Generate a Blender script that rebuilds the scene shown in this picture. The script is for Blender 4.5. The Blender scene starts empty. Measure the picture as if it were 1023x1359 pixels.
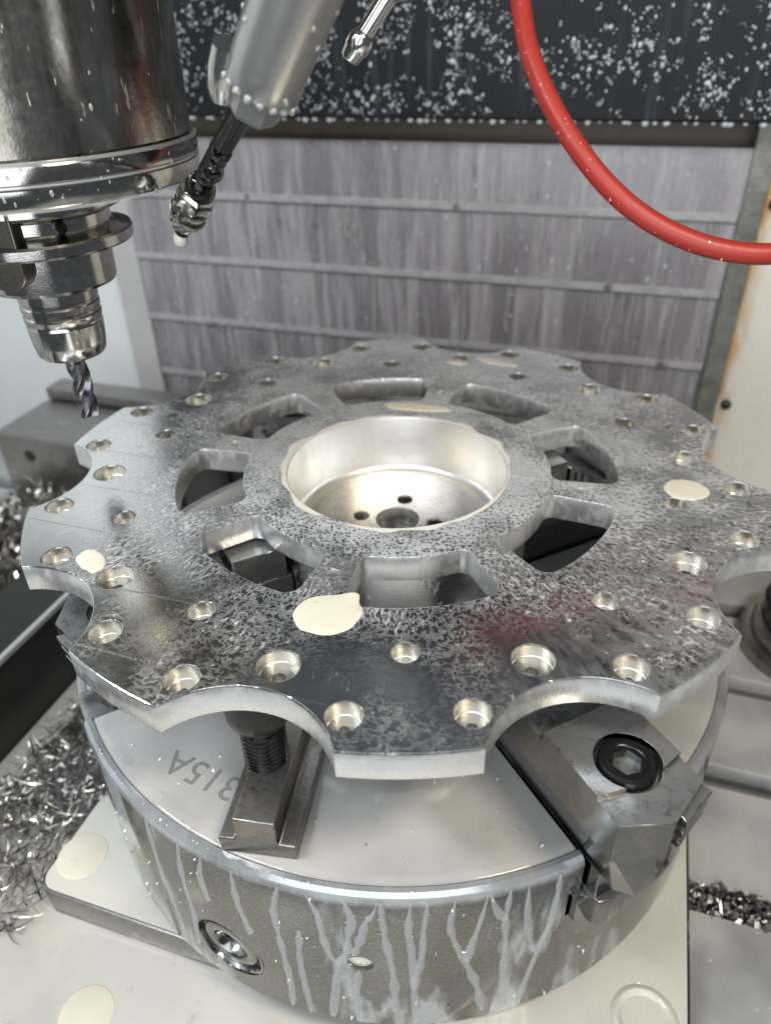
import bpy, bmesh, math, random
from math import sin, cos, pi, radians as rad, atan2, hypot, sqrt
from mathutils import Matrix, Vector, noise as mnoise

random.seed(7)
S = 0.00079            # one drawing unit in metres (the chuck is 315 mm across)
scene = bpy.context.scene
COL = scene.collection

# ------------------------------------------------------------------ camera, world, lamps, exposure
cam_d = bpy.data.cameras.new('camera'); cam = bpy.data.objects.new('camera', cam_d); COL.objects.link(cam)
cam_d.sensor_fit = 'VERTICAL'; cam_d.sensor_height = 36.0; cam_d.lens = 991.048 / 1359 * 36
cam_d.clip_start = 0.01; cam_d.clip_end = 50
cam_d.dof.use_dof = True; cam_d.dof.focus_distance = 335 * S; cam_d.dof.aperture_fstop = 9.0
ROT = Matrix.Rotation(rad(1.19686 + 17.8), 4, 'Z') @ Matrix.Rotation(rad(56.39824), 4, 'X') @ Matrix.Rotation(rad(-1.60102), 4, 'Z')
cam.matrix_world = Matrix.Translation(Vector((114.4, -354.3, 215.44)) * S) @ ROT
scene.camera = cam

world = bpy.data.worlds.new('World'); scene.world = world; world.use_nodes = True
world.node_tree.nodes['Background'].inputs[0].default_value = (0.80, 0.90, 1.0, 1)
world.node_tree.nodes['Background'].inputs[1].default_value = 0.11

def area_lamp(name, loc, target, sx, sy, power, color):
    l = bpy.data.lights.new(name, 'AREA'); l.shape = 'RECTANGLE'; l.size = sx; l.size_y = sy; l.energy = power; l.color = color
    o = bpy.data.objects.new(name, l); COL.objects.link(o)
    loc = Vector(loc) * S; o.location = loc
    o.rotation_euler = (Vector(target) * S - loc).to_track_quat('-Z', 'Y').to_euler()
    return o
# open door behind the camera (cool workshop light), a warm work lamp high on the right, a cool strip lamp on the left
area_lamp('door_light', (190, -1150, 470), (0, 0, 0), 0.9, 1.1, 10.0, (0.92, 0.96, 1.0))
area_lamp('work_lamp', (430, -330, 640), (0, -20, -80), 0.14, 0.09, 2.5, (1.0, 0.86, 0.66))
area_lamp('strip_lamp', (-430, -380, 640), (-180, 120, -20), 0.42, 0.06, 3.8, (0.92, 0.96, 1.0))

scene.view_settings.view_transform = 'Standard'; scene.view_settings.look = 'None'
scene.view_settings.exposure = -0.05; scene.view_settings.gamma = 1.0
scene.render.engine = 'CYCLES'
scene.cycles.use_denoising = True
scene.cycles.max_bounces = 10; scene.cycles.glossy_bounces = 6; scene.cycles.transmission_bounces = 8
scene.cycles.sample_clamp_indirect = 6.0
scene.cycles.caustics_reflective = False; scene.cycles.caustics_refractive = False

# ------------------------------------------------------------------ mesh helpers (all coordinates in drawing units)
class MB:
    def __init__(s): s.v = []; s.f = []
    def add(s, vs, fs):
        n = len(s.v); s.v += [tuple(v) for v in vs]; s.f += [tuple(i + n for i in f) for f in fs]; return s
    def box(s, x0, x1, y0, y1, z0, z1):
        return s.add([(x0,y0,z0),(x1,y0,z0),(x1,y1,z0),(x0,y1,z0),(x0,y0,z1),(x1,y0,z1),(x1,y1,z1),(x0,y1,z1)],
                     [(3,2,1,0),(4,5,6,7),(0,1,5,4),(1,2,6,5),(2,3,7,6),(3,0,4,7)])
    def prism(s, poly, z0, z1):
        n = len(poly)
        return s.add([(x,y,z0) for x,y in poly] + [(x,y,z1) for x,y in poly],
                     [tuple(range(n-1,-1,-1)), tuple(range(n,2*n))] + [(i,(i+1)%n,(i+1)%n+n,i+n) for i in range(n)])
    def loft(s, rings, cap=True):
        n = len(rings[0]); vs = [p for r in rings for p in r]; fs = []
        for k in range(len(rings)-1):
            for i in range(n):
                a = k*n+i; b = k*n+(i+1)%n; fs.append((a,b,b+n,a+n))
        if cap: fs += [tuple(range(n-1,-1,-1)), tuple(range((len(rings)-1)*n, len(rings)*n))]
        return s.add(vs, fs)
    def lathe(s, prof, n=96, M=None, closed=False):
        rings = []
        for r, z in prof:
            rings.append([(r*cos(2*pi*i/n), r*sin(2*pi*i/n), z) for i in range(n)])
        if closed: rings.append(rings[0])
        vs = [p for r in rings for p in r]; fs = []
        for k in range(len(rings)-1):
            for i in range(n):
                a = k*n+i; b = k*n+(i+1)%n; fs.append((a,a+n,b+n,b))
        if M is not None: vs = [tuple(M @ Vector(v)) for v in vs]
        return s.add(vs, fs)
    def tube(s, path, rad_, n=16, cap=True):
        P = [Vector(p) for p in path]; rings = []
        R = rad_ if hasattr(rad_, '__len__') else [rad_]*len(P)
        t0 = (P[1]-P[0]).normalized(); up = Vector((0,0,1)) if abs(t0.z) < .9 else Vector((1,0,0))
        nrm = t0.cross(up).normalized()
        for i, p in enumerate(P):
            t = (P[min(i+1,len(P)-1)] - P[max(i-1,0)]).normalized()
            nrm = (nrm - t*nrm.dot(t)).normalized(); b = t.cross(nrm)
            rings.append([tuple(p + (nrm*cos(2*pi*k/n) + b*sin(2*pi*k/n))*R[i]) for k in range(n)])
        return s.loft(rings, cap)
    def build(s, name, mat, parent=None, smooth=35, bevel=0, M=None, segs=2):
        vs = s.v if M is None else [tuple(M @ Vector(v)) for v in s.v]
        me = bpy.data.meshes.new(name); me.from_pydata([(x*S,y*S,z*S) for x,y,z in vs], [], s.f); me.validate()
        bm = bmesh.new(); bm.from_mesh(me); bmesh.ops.remove_doubles(bm, verts=bm.verts, dist=1e-7)
        bmesh.ops.recalc_face_normals(bm, faces=bm.faces); bm.to_mesh(me); bm.free()
        return finish(name, me, mat, parent, smooth, bevel, segs)

def finish(name, me, mat, parent=None, smooth=35, bevel=0, segs=2):
    me.materials.clear(); me.materials.append(mat)
    if smooth:
        me.polygons.foreach_set('use_smooth', [True]*len(me.polygons)); me.set_sharp_from_angle(angle=rad(smooth))
    o = bpy.data.objects.new(name, me); COL.objects.link(o); o.parent = parent
    if bevel:
        b = o.modifiers.new('bevel', 'BEVEL'); b.width = bevel*S; b.segments = segs; b.limit_method = 'ANGLE'; b.angle_limit = rad(40); b.harden_normals = False
    return o

def empty(name, loc=(0,0,0), rz=0):
    o = bpy.data.objects.new(name, None); COL.objects.link(o); o.location = Vector(loc)*S; o.rotation_euler = (0,0,rz); o.empty_display_size = 0.02
    return o
def tag(o, label, cat, group=None, kind=None):
    if label: o['label'] = label
    if cat: o['category'] = cat
    if group: o['group'] = group
    if kind: o['kind'] = kind
    return o
def struct(o): o['kind'] = 'structure'; return o
def copy_tree(o, parent=None):
    c = o.copy(); COL.objects.link(c); c.parent = parent
    for ch in list(o.children): copy_tree(ch, c)
    return c
def baked(o):                                  # evaluated copy of an object's mesh
    bpy.context.view_layer.update()
    dg = bpy.context.evaluated_depsgraph_get(); ev = o.evaluated_get(dg)
    return bpy.data.meshes.new_from_object(ev, depsgraph=dg)
def cut(o, cutters):                           # boolean difference, applied at once; the cutters are thrown away
    for c in cutters:
        m = o.modifiers.new('cut', 'BOOLEAN'); m.operation = 'DIFFERENCE'; m.solver = 'EXACT'; m.object = c
        me = baked(o); o.modifiers.clear(); old = o.data; o.data = me
        bpy.data.meshes.remove(old); bpy.data.objects.remove(c)
    return o
def circle(cx, cy, r, n=40, cw=False):
    p = [(cx + r*cos(2*pi*i/n), cy + r*sin(2*pi*i/n)) for i in range(n)]
    return p[::-1] if cw else p
def fill_plate(name, loops, z0, z1, mat, parent, edge=0.5, smooth=30):
    """flat plate with holes: outlines filled and extruded, edges slightly broken"""
    cu = bpy.data.curves.new(name, 'CURVE'); cu.dimensions = '2D'; cu.fill_mode = 'BOTH'
    for lp in loops:
        sp = cu.splines.new('POLY'); sp.points.add(len(lp)-1); sp.use_cyclic_u = True
        for q, (x, y) in zip(sp.points, lp): q.co = (x*S, y*S, 0, 1)
    cu.extrude = ((z1-z0)/2 - edge)*S; cu.bevel_depth = edge*S; cu.bevel_resolution = 1; cu.offset = -edge*S
    o = bpy.data.objects.new(name, cu); COL.objects.link(o)
    me = baked(o); bpy.data.objects.remove(o)
    me.transform(Matrix.Translation((0,0,(z0+z1)/2*S)))
    return finish(name, me, mat, parent, smooth)
def arc(cx, cy, r, a0, a1, n):
    return [(cx + r*cos(rad(a0+(a1-a0)*i/n)), cy + r*sin(rad(a0+(a1-a0)*i/n))) for i in range(n+1)]
def rounded_poly(pts, rr, n=6):
    out = []; m = len(pts)
    for i in range(m):
        p0 = Vector(pts[i-1]); p1 = Vector(pts[i]); p2 = Vector(pts[(i+1)%m])
        d0 = (p0-p1); d1 = (p2-p1); r = rr[i] if hasattr(rr,'__len__') else rr
        if r <= 0: out.append(tuple(p1)); continue
        ang = d0.angle(d1); t = min(r/math.tan(ang/2), d0.length*.49, d1.length*.49); r2 = t*math.tan(ang/2)
        a = p1 + d0.normalized()*t; b = p1 + d1.normalized()*t
        bis = (d0.normalized()+d1.normalized()).normalized(); c = p1 + bis*(r2/sin(ang/2))
        a0 = atan2(a.y-c.y, a.x-c.x); a1 = atan2(b.y-c.y, b.x-c.x); da = (a1-a0+pi)%(2*pi)-pi
        out += [(c.x + r2*cos(a0+da*k/n), c.y + r2*sin(a0+da*k/n)) for k in range(n+1)]
    return out

# ------------------------------------------------------------------ materials
class NT:
    def __init__(s, name):
        s.m = bpy.data.materials.new(name); s.m.use_nodes = True; s.t = s.m.node_tree
        s.b = s.t.nodes['Principled BSDF']; s.out = s.t.nodes['Material Output']
        tc = s.t.nodes.new('ShaderNodeTexCoord'); mp = s.t.nodes.new('ShaderNodeMapping'); mp.inputs['Scale'].default_value = (1/S,)*3
        s.t.links.new(tc.outputs['Object'], mp.inputs['Vector']); s.P = mp.outputs[0]
        s._xyz = None
    def put(s, inp, v):
        if isinstance(v, (int, float)):
            if hasattr(inp.default_value, '__len__'): inp.default_value = (v,)*3 + ((1,) if len(inp.default_value) == 4 else ())
            else: inp.default_value = v
        elif isinstance(v, tuple): inp.default_value = v if len(v) == len(inp.default_value) else v + (1,)
        else: s.t.links.new(v, inp)
    def math(s, op, a, b=0.0, c=0.0, clamp=False):
        n = s.t.nodes.new('ShaderNodeMath'); n.operation = op; n.use_clamp = clamp
        for i, v in enumerate((a, b, c)): s.put(n.inputs[i], v)
        return n.outputs[0]
    def add(s, a, b): return s.math('ADD', a, b)
    def mul(s, a, b): return s.math('MULTIPLY', a, b)
    def mx(s, a, b): return s.math('MAXIMUM', a, b)
    def inv(s, a): return s.math('SUBTRACT', 1.0, a)
    def step(s, v, e0, e1):                                   # smooth ramp 0..1 while v goes from e0 to e1
        n = s.t.nodes.new('ShaderNodeMapRange'); n.interpolation_type = 'SMOOTHSTEP'
        s.put(n.inputs[0], v); s.put(n.inputs[1], e0); s.put(n.inputs[2], e1); return n.outputs[0]
    def vec(s, x, y, z):
        n = s.t.nodes.new('ShaderNodeCombineXYZ')
        for i, v in enumerate((x, y, z)): s.put(n.inputs[i], v)
        return n.outputs[0]
    def xyz(s):
        if s._xyz is None:
            n = s.t.nodes.new('ShaderNodeSeparateXYZ'); s.t.links.new(s.P, n.inputs[0]); s._xyz = n.outputs
        return s._xyz
    def scaled(s, k, v=None, off=(0,0,0)):
        n = s.t.nodes.new('ShaderNodeMapping'); n.inputs['Scale'].default_value = k if isinstance(k, tuple) else (k,)*3
        n.inputs['Location'].default_value = off
        s.t.links.new(v if v is not None else s.P, n.inputs[0]); return n.outputs[0]
    def noise(s, vec, scale=1.0, detail=3, rough=.55, dist=0.0):
        n = s.t.nodes.new('ShaderNodeTexNoise'); s.t.links.new(vec, n.inputs['Vector'])
        n.inputs['Scale'].default_value = scale; n.inputs['Detail'].default_value = detail; n.inputs['Roughness'].default_value = rough; n.inputs['Distortion'].default_value = dist
        return n.outputs[0]
    def voro(s, vec, scale=1.0, feature='F1', rnd=1.0, out='Distance'):
        n = s.t.nodes.new('ShaderNodeTexVoronoi'); n.feature = feature; s.t.links.new(vec, n.inputs['Vector'])
        n.inputs['Scale'].default_value = scale; n.inputs['Randomness'].default_value = rnd
        return n.outputs[out]
    def warp(s, vec, scale, amt):
        n = s.t.nodes.new('ShaderNodeTexNoise'); s.t.links.new(vec, n.inputs['Vector']); n.inputs['Scale'].default_value = scale; n.inputs['Detail'].default_value = 2
        a = s.t.nodes.new('ShaderNodeVectorMath'); a.operation = 'MULTIPLY_ADD'; s.t.links.new(n.outputs['Color'], a.inputs[0])
        a.inputs[1].default_value = (amt,)*3
        s.t.links.new(vec, a.inputs[2]); return a.outputs[0]
    def mix(s, f, a, b):
        n = s.t.nodes.new('ShaderNodeMix'); n.data_type = 'RGBA'; s.put(n.inputs[0], f); s.put(n.inputs[6], a); s.put(n.inputs[7], b); return n.outputs[2]
    def mixf_vec(s, f, a, b):
        n = s.t.nodes.new('ShaderNodeMix'); n.data_type = 'VECTOR'; s.put(n.inputs[0], f); s.put(n.inputs[4], a); s.put(n.inputs[5], b); return n.outputs[1]
    def mixf(s, f, a, b):
        n = s.t.nodes.new('ShaderNodeMix'); s.put(n.inputs[0], f); s.put(n.inputs[2], a); s.put(n.inputs[3], b); return n.outputs[0]
    def bump(s, h, strength=.3, dist=1.0, normal=None):
        n = s.t.nodes.new('ShaderNodeBump'); s.put(n.inputs['Height'], h); n.inputs['Strength'].default_value = strength; n.inputs['Distance'].default_value = dist*S
        if normal is not None: s.t.links.new(normal, n.inputs['Normal'])
        return n.outputs[0]
    def set(s, **k):
        names = dict(color='Base Color', metal='Metallic', rough='Roughness', normal='Normal', ior='IOR', trans='Transmission Weight', coat='Coat Weight', coat_rough='Coat Roughness', spec='Specular IOR Level', alpha='Alpha', sss='Subsurface Weight', aniso='Anisotropic')
        for kk, v in k.items(): s.put(s.b.inputs[names[kk]], v)
        return s.m

MILK = (0.80, 0.77, 0.68); FILM = (0.54, 0.575, 0.61)

def m_plate_top():
    n = NT('aluminium_with_coolant_film'); X, Y, Z = n.xyz()
    r = n.math('SQRT', n.add(n.mul(X,X), n.mul(Y,Y))); th = n.math('ARCTAN2', Y, X)
    flat = n.vec(X, Y, n.mul(Z, 0.4))
    pol = n.vec(n.mul(th, 74.0), n.mul(r, 0.26), n.mul(Z, .15))
    w1 = n.warp(n.scaled(.44, flat), 0.9, 0.8); w2 = n.warp(pol, 0.7, 0.9)
    d1 = n.voro(w1, 1.15); d2 = n.voro(w2, 1.25)
    radial = n.step(n.add(r, n.mul(n.noise(n.scaled(.02, flat), 1, 2), 40)), 108, 140)
    d = n.mixf(radial, d1, d2)
    fine = n.noise(n.scaled(.55, flat), 1, 4, .65)
    big = n.noise(n.scaled(.016, flat, off=(3.1, 1.7, 0)), 1, 3, .55)
    big2 = n.noise(n.scaled(.035, flat, off=(7.1, 4.7, 0)), 1, 3, .6)
    # how much film clings where: heavy round the bore and at the back, thin toward the front and the left edge
    cov = n.add(n.mul(n.inv(n.step(r, 66, 150)), .20), n.mul(n.math('SUBTRACT', big, .5), 1.1))
    cov = n.add(cov, n.mul(n.math('SUBTRACT', big2, .5), .55))
    cov = n.add(cov, n.math('SUBTRACT', n.mul(n.step(Y, -175, 20), .40), .25))
    cov = n.math('SUBTRACT', cov, n.mul(n.inv(n.step(n.add(X, n.mul(big2, 60)), -150, -70)), .40))
    cov = n.math('SUBTRACT', cov, n.mul(n.mul(n.step(r, 118, 150), n.inv(n.step(Y, -40, 60))), .13))
    v = n.add(n.add(d, n.mul(n.math('SUBTRACT', fine, .5), .42)), n.mul(cov, .90))
    m = n.mul(n.step(v, .40, .78), n.mul(n.mixf(n.step(n.add(big2, n.mul(cov, .4)), .3, .7), .36, .74), n.add(.7, n.mul(fine, .5))))
    # thin veil: fine veins of coolant drawn out along the flow, and a smooth smear on the right
    ve = n.noise(n.warp(n.mixf_vec(radial, n.scaled(.42, flat), n.scaled((.55, 1.1, 1), pol)), 1.1, .8), 1, 3, .6)
    vein = n.inv(n.step(n.math('ABSOLUTE', n.math('SUBTRACT', ve, .5)), .012, .075))
    m = n.mx(m, n.mul(vein, n.mul(n.step(cov, -.55, -.05), .30)))
    smear = n.mul(n.step(X, 60, 175), n.step(n.noise(n.scaled((.5,.25,1), pol, off=(4,4,0)), 1, 3, .6), .30, .70))
    m = n.mx(m, n.mul(smear, .30))
    m = n.mul(m, n.mixf(radial, 1.0, .86))
    # a few thick splashes
    spl = n.step(n.noise(n.warp(n.scaled(.085, flat, off=(2.3, 8.8, 0)), 1.5, .7), 1, 4, .6), .69, .72)
    m = n.mx(m, n.mul(spl, .85))
    # wet rim round the bore and the windows' inner side
    wob = n.mul(n.noise(n.scaled(.035, flat), 1, 1), 15.0)
    rim = n.mul(n.inv(n.step(n.math('SUBTRACT', r, wob), 57.6, 59.2)), n.step(Z, -1.2, -.2))
    m = n.mx(m, n.mul(rim, .95))
    side = n.inv(n.step(Z, -1.6, -.6))                        # the cut faces keep less film
    sm = n.add(.12, n.mul(n.step(n.add(n.noise(n.scaled((.16,.16,.12)), 1, 4, .6), n.mul(big, .25)), .58, .86), .28))
    m = n.mixf(side, m, sm)
    # facing-cut lines left by the milling passes, along X
    wy = n.math('FRACT', n.mul(n.add(Y, 12.0), 1/37.0)); ln = n.inv(n.step(n.math('ABSOLUTE', n.math('SUBTRACT', wy, .5)), .008, .018))
    ln = n.mul(ln, n.step(n.noise(n.scaled((.9,.02,.1)), 1, 2, .7), .36, .56)); ln = n.mul(ln, n.inv(side))
    grain = n.noise(n.scaled((.035, 3.0, .3)), 1, 3, .6); grain2 = n.noise(n.scaled((1.5, 1.5, .04)), 1, 3, .6)
    g = n.mixf(side, grain, grain2)
    metal = n.mix(n.step(big2, .35, .65), (.72,.73,.72), (.84,.84,.83))
    col = n.mix(m, metal, n.mix(rim, FILM, MILK)); col = n.mix(n.mul(ln, .8), col, (.92,.92,.92)); col = n.mix(side, col, n.mix(m, (.86,.86,.85), (.66,.675,.68)))
    h = n.add(n.mul(m, 1.0), n.mul(g, n.mixf(side, .10, .35)))
    return n.set(color=col, metal=n.math('SUBTRACT', 1.0, n.mul(m, .92)), rough=n.add(n.mixf(m, n.mixf(side, .09, .20), n.mixf(side, .24, .30)), n.mul(g, .14)), normal=n.bump(n.add(h, n.mul(ln, .5)), .35, .5))

def m_alu(name='machined_aluminium', film=.5, base=(.80,.80,.79), rough=.2, cov=0.0):
    n = NT(name); X, Y, Z = n.xyz()
    st = n.noise(n.scaled((.10,.10,.045)), 1, 4, .6); sp = n.noise(n.scaled(.35), 1, 3, .6)
    m = n.mul(n.step(n.add(n.add(st, n.mul(sp, .25)), cov), .66, .80), film)
    g = n.noise(n.scaled((.2,.2,4.0)), 1, 2, .5)
    return n.set(color=n.mix(m, base, (.74,.74,.72)), metal=n.math('SUBTRACT', 1.0, n.mul(m, .9)), rough=n.add(rough, n.mul(g, .16)), normal=n.bump(n.add(n.mul(m, 1.5), n.mul(g, .15)), .3, .5))

def m_steel(name, base=(.42,.41,.40), rough=.28, film=.6, cov=.0, stain=None, top=0.0, lo=.60, hi=.74, sc=(.05,.05,.03)):
    n = NT(name)
    big = n.noise(n.scaled(sc), 1, 5, .6); sm = n.noise(n.scaled(.25), 1, 4, .65); gr = n.noise(n.scaled(1.6), 1, 3, .6)
    m = n.mul(n.step(n.add(n.add(big, n.mul(n.math('SUBTRACT', sm, .5), .35)), cov), lo, hi), film)
    if top:                                                    # coolant lies on upward faces
        ge = n.t.nodes.new('ShaderNodeNewGeometry'); sx = n.t.nodes.new('ShaderNodeSeparateXYZ'); n.t.links.new(ge.outputs['Normal'], sx.inputs[0])
        m = n.mx(m, n.mul(n.mul(n.step(sx.outputs[2], .85, .97), n.step(n.add(big, sm), .55, 1.0)), top))
    col = n.mix(n.step(sm, .38, .66), tuple(c*.82 for c in base), base)
    if stain: col = n.mix(n.mul(n.step(n.noise(n.scaled(.08, off=(5,2,9)), 1, 5, .7), .5, .7), .7), col, stain)
    col = n.mix(m, col, FILM)
    return n.set(color=col, metal=n.math('SUBTRACT', 1.0, n.mul(m, .92)), rough=n.add(n.mixf(m, rough, .3), n.mul(n.math('SUBTRACT', gr, .5), .2)), normal=n.bump(n.add(n.mul(m, 1.2), n.mul(gr, .12)), .3, .6))

def m_chuck_side():
    n = NT('wet_chuck_steel'); X, Y, Z = n.xyz(); th = n.math('ARCTAN2', Y, X)
    c = n.vec(n.mul(th, 199.0), Z, 0.0)
    run = n.noise(n.warp(n.scaled((.050,.012,.05), c), 1.2, .5), 1, 4, .55)
    bot = n.inv(n.step(Z, -217, -160)); left = n.inv(n.step(th, -2.15, -1.78))
    m = n.mul(n.step(n.add(run, n.add(n.mul(bot, .10), n.mul(left, .14))), .56, .72), .62)
    haze = n.mul(n.step(n.noise(n.scaled((.02,.02,.05), c), 1, 3, .6), .4, .75), .12)
    m = n.mx(m, haze)
    m = n.mx(m, n.mul(n.step(n.add(Z, n.mul(run, 10.0)), -101, -94.5), n.add(.35, n.mul(run, .45))))   # overflow over the rim
    tur = n.noise(n.scaled((.02, 2.6, 1), c), 1, 3, .6); sp = n.noise(n.scaled(.5, c), 1, 4, .7)
    col = n.mix(n.step(sp, .35, .7), (.175,.174,.168), (.27,.268,.26)); col = n.mix(m, col, FILM)
    return n.set(color=col, metal=n.math('SUBTRACT', 1.0, n.mul(m, .92)), rough=n.add(n.mixf(m, .08, .12), n.mul(tur, .10)), normal=n.bump(n.add(n.mul(m, 2.0), n.mul(tur, .10)), .3, .6))

def m_milk(name, thin=(.40,.40,.385), thick=(.62,.60,.53), sc=.012, flecks=0.0, rough=.10, spots=0.0):
    n = NT(name)
    d = n.step(n.noise(n.scaled(sc), 1, 3, .5), .35, .65); f2 = n.noise(n.scaled(.12), 1, 4, .6)
    col = n.mix(d, thin, thick)
    dirt = n.mul(n.step(n.noise(n.scaled(.06, off=(2,8,1)), 1, 5, .7), .60, .74), .30)
    col = n.mix(dirt, col, (.22,.215,.20)); col = n.mix(n.mul(n.step(n.voro(n.scaled(.045, off=(1,5,0)), 1), .055, .03), spots), col, (.10,.10,.095))
    if flecks: col = n.mix(n.mul(n.step(n.noise(n.scaled(.16, off=(3,3,3)), 1, 4, .7), .66, .74), flecks), col, (.74,.75,.75))
    wav = n.noise(n.scaled(.05), 1, 2, .5)
    return n.set(color=col, rough=n.add(rough-.06, n.mul(f2, .07)), spec=.5, ior=1.34, sss=0.0, normal=n.bump(n.add(n.mul(wav, 1.0), n.mul(f2, .2)), .12, 2.0))

def m_plain(name, color, rough=.4, metal=0.0, var=.15, sc=.08, bump=.1, coat=0.0):
    n = NT(name); f = n.noise(n.scaled(sc), 1, 5, .62)
    col = n.mix(f, tuple(c*(1-var) for c in color), tuple(min(1, c*(1+var)) for c in color))
    return n.set(color=col, rough=n.add(rough-.06, n.mul(f, .12)), metal=metal, coat=coat, normal=n.bump(f, bump, .6))

def m_waycover():
    n = NT('way_cover_steel_running_wet'); X, Y, Z = n.xyz()
    s1 = n.noise(n.scaled((.055,.05,.006)), 1, 4, .6); s2 = n.noise(n.scaled((.16,.1,.012)), 1, 4, .6); sp = n.noise(n.scaled((.05,.1,.035)), 1, 5, .7)
    m = n.step(n.add(n.mul(s1, .75), n.mul(s2, .35)), .47, .68)
    dark = n.step(sp, .56, .70)
    col = n.mix(n.mul(m, .75), (.24,.23,.245), (.335,.325,.345)); col = n.mix(n.mul(dark, n.mul(n.inv(m), .55)), col, (.085,.075,.07))
    col = n.mix(n.mul(n.step(s2, .56, .68), .28), col, (.52,.51,.51))
    s3 = n.noise(n.scaled((.50,.2,.10), off=(2,2,7)), 1, 4, .65)
    col = n.mix(n.mul(n.step(s3, .56, .70), .30), col, (.56,.56,.57)); col = n.mix(n.mul(n.step(s3, .42, .30), .25), col, (.13,.12,.12))
    return n.set(color=col, metal=n.mul(n.inv(m), .35), rough=.30, normal=n.bump(n.add(n.add(s1, n.mul(s2, .5)), n.mul(s3, .4)), .4, 2.0))

def m_cream():
    n = NT('cream_paint_with_rust'); X, Y, Z = n.xyz()
    f = n.noise(n.scaled(.02), 1, 5, .6); q = n.noise(n.scaled((.06,.06,.02)), 1, 5, .65); spk = n.noise(n.scaled((.1,.1,.06), off=(4,1,3)), 1, 5, .7)
    base = n.mix(f, (.62,.60,.52), (.74,.72,.65))
    base = n.mix(n.mul(n.step(spk, .62, .72), .35), base, (.33,.31,.27))
    edge = n.inv(n.step(n.math('SUBTRACT', X, n.mul(q, 22)), 196, 214))
    rust = n.mul(edge, n.step(n.noise(n.scaled((.05,.05,.022), off=(1,9,2)), 1, 4, .6), .34, .56))
    col = n.mix(rust, base, n.mix(q, (.30,.13,.04), (.62,.42,.16)))
    return n.set(color=col, rough=n.mixf(rust, .35, .75), normal=n.bump(q, .15, 1.0))

def m_spindle():
    n = NT('stained_spindle_steel'); X, Y, Z = n.xyz()
    vert = n.noise(n.scaled((.07,.07,.012)), 1, 5, .62); sp = n.noise(n.scaled(.25), 1, 4, .7); blot = n.noise(n.scaled((.03,.03,.02), off=(3,3,1)), 1, 4, .6)
    col = n.mix(n.step(vert, .35, .66), (.26,.245,.21), (.60,.58,.54)); col = n.mix(n.mul(n.step(blot, .5, .66), .45), col, (.13,.14,.11))
    col = n.mix(n.mul(n.step(sp, .66, .74), .35), col, (.06,.055,.045))
    dr = n.mul(n.step(n.noise(n.scaled((.2,.2,.05), off=(8,1,1)), 1, 3, .6), .64, .70), .45)
    col = n.mix(dr, col, (.62,.63,.63))
    return n.set(color=col, metal=n.math('SUBTRACT', 1.0, n.mul(dr, .6)), rough=n.add(.10, n.mul(sp, .20)), normal=n.bump(n.add(n.mul(sp, .35), n.mul(dr, 1.2)), .35, .7))

def m_chip():
    n = NT('aluminium_chips')
    oi = n.t.nodes.new('ShaderNodeNewGeometry')
    v = oi.outputs['Random Per Island']
    return n.set(color=n.mix(v, (.20,.19,.17), (.66,.64,.60)), metal=1.0, rough=n.add(.16, n.mul(v, .2)))

def m_black_cover():
    n = NT('black_rubber_cover'); X, Y, Z = n.xyz()
    s1 = n.noise(n.scaled((.10,.1,.008)), 1, 4, .6); f = n.noise(n.scaled(.06), 1, 5, .6)
    col = n.mix(n.mul(n.step(s1, .55, .75), .7), (.006,.007,.010), (.040,.048,.062))
    return n.set(color=col, spec=.25, rough=n.add(.38, n.mul(f, .2)), normal=n.bump(s1, .2, 1.0))

M_PLATE = m_plate_top(); M_ALU = m_alu(film=.55); M_ALU_CLEAN = m_alu('bright_aluminium', .12, (.86,.85,.82), .16)
M_CHUCK = m_chuck_side(); M_JAW = m_steel('jaw_steel', (.27,.267,.258), .15, .45, -.06, top=.34); M_TNUT = m_steel('worn_tnut_steel', (.29,.265,.235), .30, .40, -.06, (.24,.20,.16), top=.25)
M_MILK_CHUCK = m_milk('thin_coolant_on_chuck', (.34,.34,.33), (.46,.455,.435), .014, spots=.7)
M_MILK_BASE = m_milk('coolant_on_base', (.51,.50,.465), (.63,.615,.55), .011)
M_MILK_THICK = m_milk('thick_coolant', (.66,.625,.515), (.72,.69,.585), .02)
M_TABLE = m_milk('wet_table', (.30,.31,.32), (.50,.50,.49), .014, .8, .16)
M_RUN = m_plain('coolant_runs', (.62,.645,.67), .06, 0, .08, .1, .05); M_RUN.node_tree.nodes['Principled BSDF'].inputs['Alpha'].default_value = .40
M_STRAND = m_plain('coolant_strand', (.46,.455,.455), .18, 0, .08, .1, .05); M_STRAND.node_tree.nodes['Principled BSDF'].inputs['Alpha'].default_value = .5
M_FOAM = m_plain('coolant_drops', (.50,.53,.56), .06, 0, .06, .2, .05)
M_HOLDER = m_steel('chromed_holder_steel', (.55,.535,.50), .12, .45, -.10, None, 0.0, .62, .70, (.12,.12,.12))
M_SPINDLE = m_spindle(); M_CARBIDE = m_plain('coated_carbide', (.17,.17,.185), .26, 1.0, .2, .3, .1)
M_BLACK = m_plain('black_oxide', (.016,.015,.014), .30, .3, .3, .12, .12)
M_BLACKRING = m_plain('black_screw_steel', (.030,.031,.034), .22, .7, .3, .2, .12)
M_FLECK = m_plain('bright_flecks', (.82,.83,.83), .3, .25, .1, .2, 0)
M_STUD = m_plain('stud_steel', (.07,.07,.07), .16, 1.0, .2, .2, .05)
M_DARKBLOCK = m_plain('black_painted_block', (.014,.013,.012), .38, 0, .4, .05, .15)
M_WAY = m_waycover(); M_CREAM = m_cream(); M_COVER = m_black_cover()
M_WHITE = m_plain('white_enclosure_paint', (.66,.68,.68), .32, 0, .06, .01, .04)
M_GREYSTRIP = m_plain('grey_strip', (.42,.42,.41), .4, 0, .12, .03, .08)
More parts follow.
